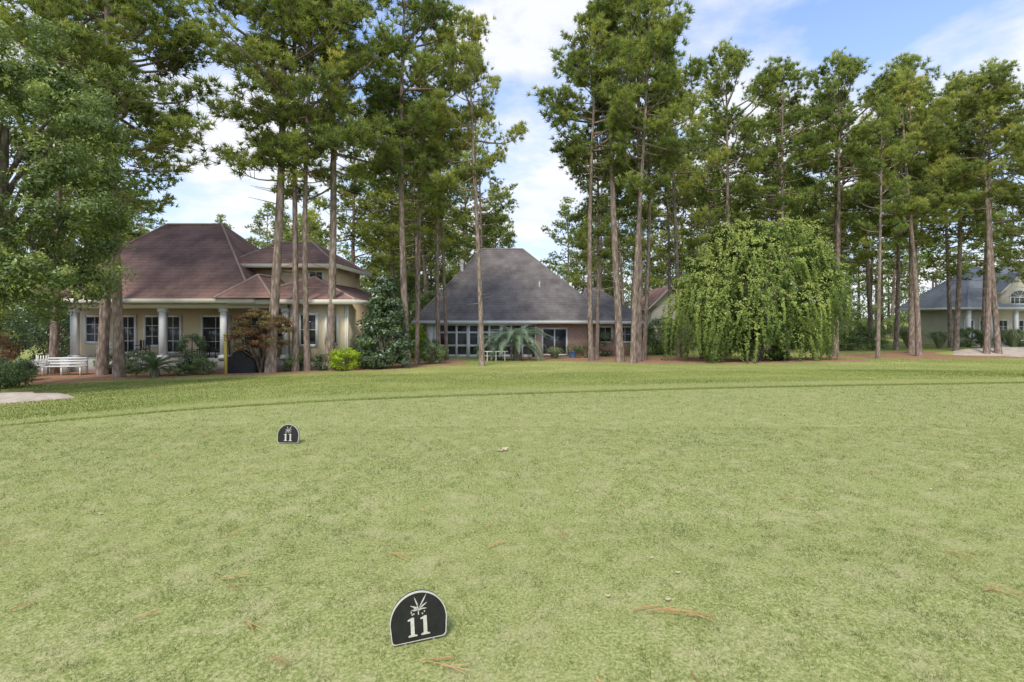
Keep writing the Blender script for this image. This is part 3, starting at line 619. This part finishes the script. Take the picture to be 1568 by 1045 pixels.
# ------------------------------------------------------------------ pines
def pine_mesh(seed,Hh=20,h0=.42,Rr=3.1,nl=34,bend=.25,nb=20,ntf=6,up=0.0,nw=.022,twigs=True):
    rng=np.random.default_rng(seed); g=MB(); k=16; zz=np.linspace(0,Hh,k); ph=rng.uniform(0,6.28,2)
    tp=np.stack([bend*np.sin(zz/Hh*3+ph[0])-bend*math.sin(ph[0]),bend*np.sin(zz/Hh*2.4+ph[1])-bend*math.sin(ph[1]),zz],1); 
    tr_=.17*(1-zz/Hh)**.7+.015; tr_[0]*=1.3; tp2=tp.copy(); tp2[0,2]=-.3
    tube(g,tp2,tr_,10 if twigs else 6,1)
    TP=[];TD=[];TT=[]
    def at(z): return np.array([np.interp(z,zz,tp[:,j]) for j in range(3)])
    for i in range(nl):
        t=(i+rng.random())/nl; z=Hh*(h0+(1-h0)*t**.9)*.985; az=i*2.4+rng.normal(0,.6)
        prof=(.62+.5*math.sin(math.pi*min(1,t*1.0+.1)))*(1-t**4*.55)
        L=Rr*prof*rng.uniform(.4,1.15)
        el=-.15+.95*t+rng.normal(0,.2)+up; m=7; s=np.linspace(0,1,m); curve=rng.uniform(.3,1.0)
        th=el-.25*np.sin(s*3.1)*(1-t)+curve*s**2; aa=az+rng.normal(0,.6)*s
        dP=np.stack([np.cos(th)*np.cos(aa),np.cos(th)*np.sin(aa),np.sin(th)],1)*L/(m-1); P=at(z)+np.concatenate([[[0,0,0]],np.cumsum(dP[1:],0)])
        r0=.016+.017*L; tube(g,P,r0*(1-.8*s),5 if twigs else 3,1,.5)
        ltint=rng.normal(0,.12)
        ns=max(4,int(L*3.3+1.5))
        for q in range(ns):
            sp=rng.uniform(.40,1.0) if q>1 else 1.0; b=np.array([np.interp(sp,s,P[:,j]) for j in range(3)]); td=nrm(dP[min(m-1,int(sp*(m-1)))])
            sgn=rng.choice([-1,1]); an=rng.uniform(.4,1.3)*sgn; c,sn=math.cos(an),math.sin(an)
            d=np.array([td[0]*c-td[1]*sn,td[0]*sn+td[1]*c,td[2]+rng.uniform(-.1,.6)]) if q>1 else td+rng.normal(0,.25,3)
            d=nrm(d); l=rng.uniform(.4,.95)*(.6+.6*(1.05-sp)); e=b+d*l; e2=e+nrm(d*.6+[0,0,.8])*.22
            if twigs: tube(g,[b,(b+e)/2-[0,0,.04],e,e2],[.016,.012,.009,.004],3,1,.5)
            ct=rng.normal(0,.08)
            for f in range(ntf):
                o=rng.normal(0,1,3)*[.25,.25,.13]; p=e2+o-d*.12
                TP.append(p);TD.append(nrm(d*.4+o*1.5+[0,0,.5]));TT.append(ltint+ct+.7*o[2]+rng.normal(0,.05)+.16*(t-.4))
    for i in range(8):
        z=Hh*rng.uniform(.18,h0); a=rng.uniform(0,6.28); L=rng.uniform(.3,1.3); b=at(z); tube(g,[b,b+np.array([math.cos(a)*L,math.sin(a)*L,rng.uniform(-.2,.3)])],[.022,.006],4,1)
    TP=np.array(TP);TD=np.array(TD);TT=np.array(TT); n=len(TP)
    idx=np.repeat(np.arange(n),nb); d=nrm(TD[idx]*.75+rdir(n*nb,rng)+[0,0,.1]); l=rng.uniform(.19,.33,n*nb)[:,None]
    sd=nrm(np.cross(d,rdir(n*nb,rng)))*nw; B=TP[idx]+rng.normal(0,.03,(n*nb,3))
    V=np.stack([B-sd,B+sd,B+d*l],1).reshape(-1,3)
    tint=np.clip(.49+TT[idx]+.22*d[:,2]+rng.normal(0,.08,n*nb),0,1)  # higher tufts and upward needles tinted lighter, lit tops painted into the colour
    g.add(V,np.arange(3*n*nb).reshape(-1,3),0,tint)
    return g.mesh('pine_mesh',[M['needle'],M['bark']])
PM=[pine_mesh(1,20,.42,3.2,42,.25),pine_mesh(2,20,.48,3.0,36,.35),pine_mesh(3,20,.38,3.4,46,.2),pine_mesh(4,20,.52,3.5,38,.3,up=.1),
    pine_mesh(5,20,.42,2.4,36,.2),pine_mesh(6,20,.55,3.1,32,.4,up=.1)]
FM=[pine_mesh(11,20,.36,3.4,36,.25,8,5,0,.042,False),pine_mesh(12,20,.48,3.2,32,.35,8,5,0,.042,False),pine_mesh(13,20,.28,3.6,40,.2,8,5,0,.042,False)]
def pine(x,y,h,v,wid=1.,S=None):
    o=bpy.data.objects.new('pine_tree',(S or PM)[v]); scene.collection.objects.link(o)
    o.location=(x,y,float(H(x,y))); s=h/20; o.scale=(s*wid,s*wid,s); o.rotation_euler=(R.normal(0,.01),R.normal(0,.01),R.uniform(0,6.28))
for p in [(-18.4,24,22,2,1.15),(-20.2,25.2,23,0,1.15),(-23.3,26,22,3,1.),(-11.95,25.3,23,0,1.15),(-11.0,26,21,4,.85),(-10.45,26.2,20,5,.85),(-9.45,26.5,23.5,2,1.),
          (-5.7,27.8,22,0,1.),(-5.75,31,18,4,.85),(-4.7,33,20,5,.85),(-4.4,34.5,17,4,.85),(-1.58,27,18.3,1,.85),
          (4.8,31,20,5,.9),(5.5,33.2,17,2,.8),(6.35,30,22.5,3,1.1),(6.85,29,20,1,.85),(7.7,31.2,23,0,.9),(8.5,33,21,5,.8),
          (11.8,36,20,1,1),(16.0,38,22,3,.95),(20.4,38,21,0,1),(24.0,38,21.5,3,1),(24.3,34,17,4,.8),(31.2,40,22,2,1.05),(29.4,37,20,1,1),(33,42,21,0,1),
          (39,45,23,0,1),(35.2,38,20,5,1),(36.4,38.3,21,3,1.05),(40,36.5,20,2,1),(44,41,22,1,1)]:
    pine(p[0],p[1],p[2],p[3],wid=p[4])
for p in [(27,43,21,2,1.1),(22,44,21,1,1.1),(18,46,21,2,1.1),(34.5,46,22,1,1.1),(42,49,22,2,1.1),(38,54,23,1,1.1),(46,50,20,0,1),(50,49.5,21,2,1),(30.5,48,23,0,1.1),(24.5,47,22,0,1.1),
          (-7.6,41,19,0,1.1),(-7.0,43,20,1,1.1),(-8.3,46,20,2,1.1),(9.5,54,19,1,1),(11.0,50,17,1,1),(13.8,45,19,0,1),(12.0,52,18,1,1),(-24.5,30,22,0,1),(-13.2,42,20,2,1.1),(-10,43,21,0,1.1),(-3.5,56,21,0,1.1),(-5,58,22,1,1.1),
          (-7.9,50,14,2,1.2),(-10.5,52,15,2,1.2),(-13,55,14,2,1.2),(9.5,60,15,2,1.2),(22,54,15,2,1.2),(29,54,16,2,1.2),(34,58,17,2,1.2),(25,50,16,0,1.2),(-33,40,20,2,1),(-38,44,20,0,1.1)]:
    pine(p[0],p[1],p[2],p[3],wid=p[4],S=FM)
rb=np.random.default_rng(77)
for k in range(64):
    y=rb.uniform(59,82); q=rb.uniform(-1.05,1.1); 
    if -.74<q<-.5 and rb.random()<.85: continue
    if y<70 and ((14.5<q*y<20.5) or (43<q*y<67 and y<70)): continue
    h=rb.uniform(15,19)+(4 if q>.3 else 0)+(2 if q<-.75 else 0)
    pine(q*y,y,h,int(rb.integers(0,3)),wid=1.1,S=FM)

rng=np.random.default_rng(91); g=MB(); Cs=[]
for k in range(150):
    q=-1.35+2.7*k/149+rng.normal(0,.01); y=rng.uniform(84,100); hh=rng.uniform(10,16)+(2 if q>.3 else 0)-(3 if -.75<q<-.45 else 0); x=q*y; w_=rng.uniform(3,5.5)
    d=rdir(16,rng); Cs.append(np.array([x,y,hh*.5-1.4])+d*[w_,w_*.8,hh*.52]); tube(g,[(x,y,-2),(x,y,hh*.7)],[.3,.1],5,1)
C=np.concatenate(Cs); cloud(g,C,1.5,100000,.3,0,rng,.5,-1.5,.8)
for k in range(80):
    q=-1.3+2.6*k/79; y=rng.uniform(70,76); x=q*y; w_=rng.uniform(1.5,3); hh=rng.uniform(1.5,4.5)
    C=np.array([x,y,hh*.4-.5])+rdir(9,rng)*[w_,w_,hh*.6]; cloud(g,C,.9,1300,.17,0,rng,.45,-1.5)
g.obj('distant_trees',[M['far'],M['bark2']])

# ------------------------------------------------------------------ sky, sun, camera
EL=math.radians(52); AZ=math.radians(200)
w=bpy.data.worlds.new("World"); scene.world=w; w.use_nodes=True; nt=w.node_tree
bg=nt.nodes['Background']; bg.inputs[1].default_value=.15
sky=nt.nodes.new('ShaderNodeTexSky'); sky.sky_type='NISHITA'; sky.sun_disc=False; sky.sun_elevation=EL; sky.sun_rotation=AZ; sky.air_density=1.0; sky.dust_density=1.0; sky.ozone_density=1.5
tc=nt.nodes.new('ShaderNodeTexCoord'); sp=nt.nodes.new('ShaderNodeSeparateXYZ'); nt.links.new(tc.outputs['Generated'],sp.inputs[0])
def mth(op,a,b=None,clamp=False):
    n=nt.nodes.new('ShaderNodeMath'); n.operation=op; n.use_clamp=clamp
    for i,s in enumerate((a,b)):
        if s is None: continue
        if isinstance(s,(int,float)): n.inputs[i].default_value=s
        else: nt.links.new(s,n.inputs[i])
    return n.outputs[0]
den=mth('ADD',mth('MAXIMUM',sp.outputs[2],0.0),.18)
cb=nt.nodes.new('ShaderNodeCombineXYZ'); nt.links.new(mth('DIVIDE',sp.outputs[0],den),cb.inputs[0]); nt.links.new(mth('DIVIDE',sp.outputs[1],den),cb.inputs[1])
n1=noise(nt,1.35,7,.58,cb.outputs[0]); n2=noise(nt,.6,2,.5,cb.outputs[0])
cm=mth('ADD',n1,mth('MULTIPLY',mth('SUBTRACT',n2,.5),.5))
mask=ramp(nt,cm,[(.40,(0,0,0)),(.56,(1,1,1))])
hz=mth('POWER',mth('SUBTRACT',1.0,mth('MAXIMUM',sp.outputs[2],0.0),True),2.2)
skyb=mix(nt,1.0,sky.outputs[0],(1.15,1.6,2.1),'MULTIPLY')
c=mix(nt,mth('MULTIPLY',hz,.9),skyb,(5.9,6.25,7.0))
cc=ramp(nt,n1,[(.42,(.80,.83,.89)),(.66,(1,1,1))]); cc=mix(nt,1.0,cc,(7.5,7.5,7.6),'MULTIPLY')
c=mix(nt,mth('MULTIPLY',mask,.92),c,cc)
nt.links.new(c,bg.inputs[0])
sd=bpy.data.lights.new('sun','SUN'); sd.energy=2.8; sd.angle=math.radians(14); sd.color=(1,.93,.82); so=bpy.data.objects.new('sun',sd); scene.collection.objects.link(so)
from mathutils import Vector
dv=Vector((math.sin(AZ)*math.cos(EL),math.cos(AZ)*math.cos(EL),math.sin(EL)))
so.rotation_euler=dv.to_track_quat('Z','Y').to_euler()
cam=bpy.data.cameras.new('camera'); cam.lens=18; cam.sensor_width=36; cam.clip_end=3000; cam.shift_y=-.023
co_=bpy.data.objects.new('camera',cam); co_.location=(0,0,1.6); co_.rotation_euler=(math.pi/2,0,0); scene.collection.objects.link(co_); scene.camera=co_
scene.view_settings.view_transform='Standard'; scene.view_settings.look='None'; scene.view_settings.exposure=0
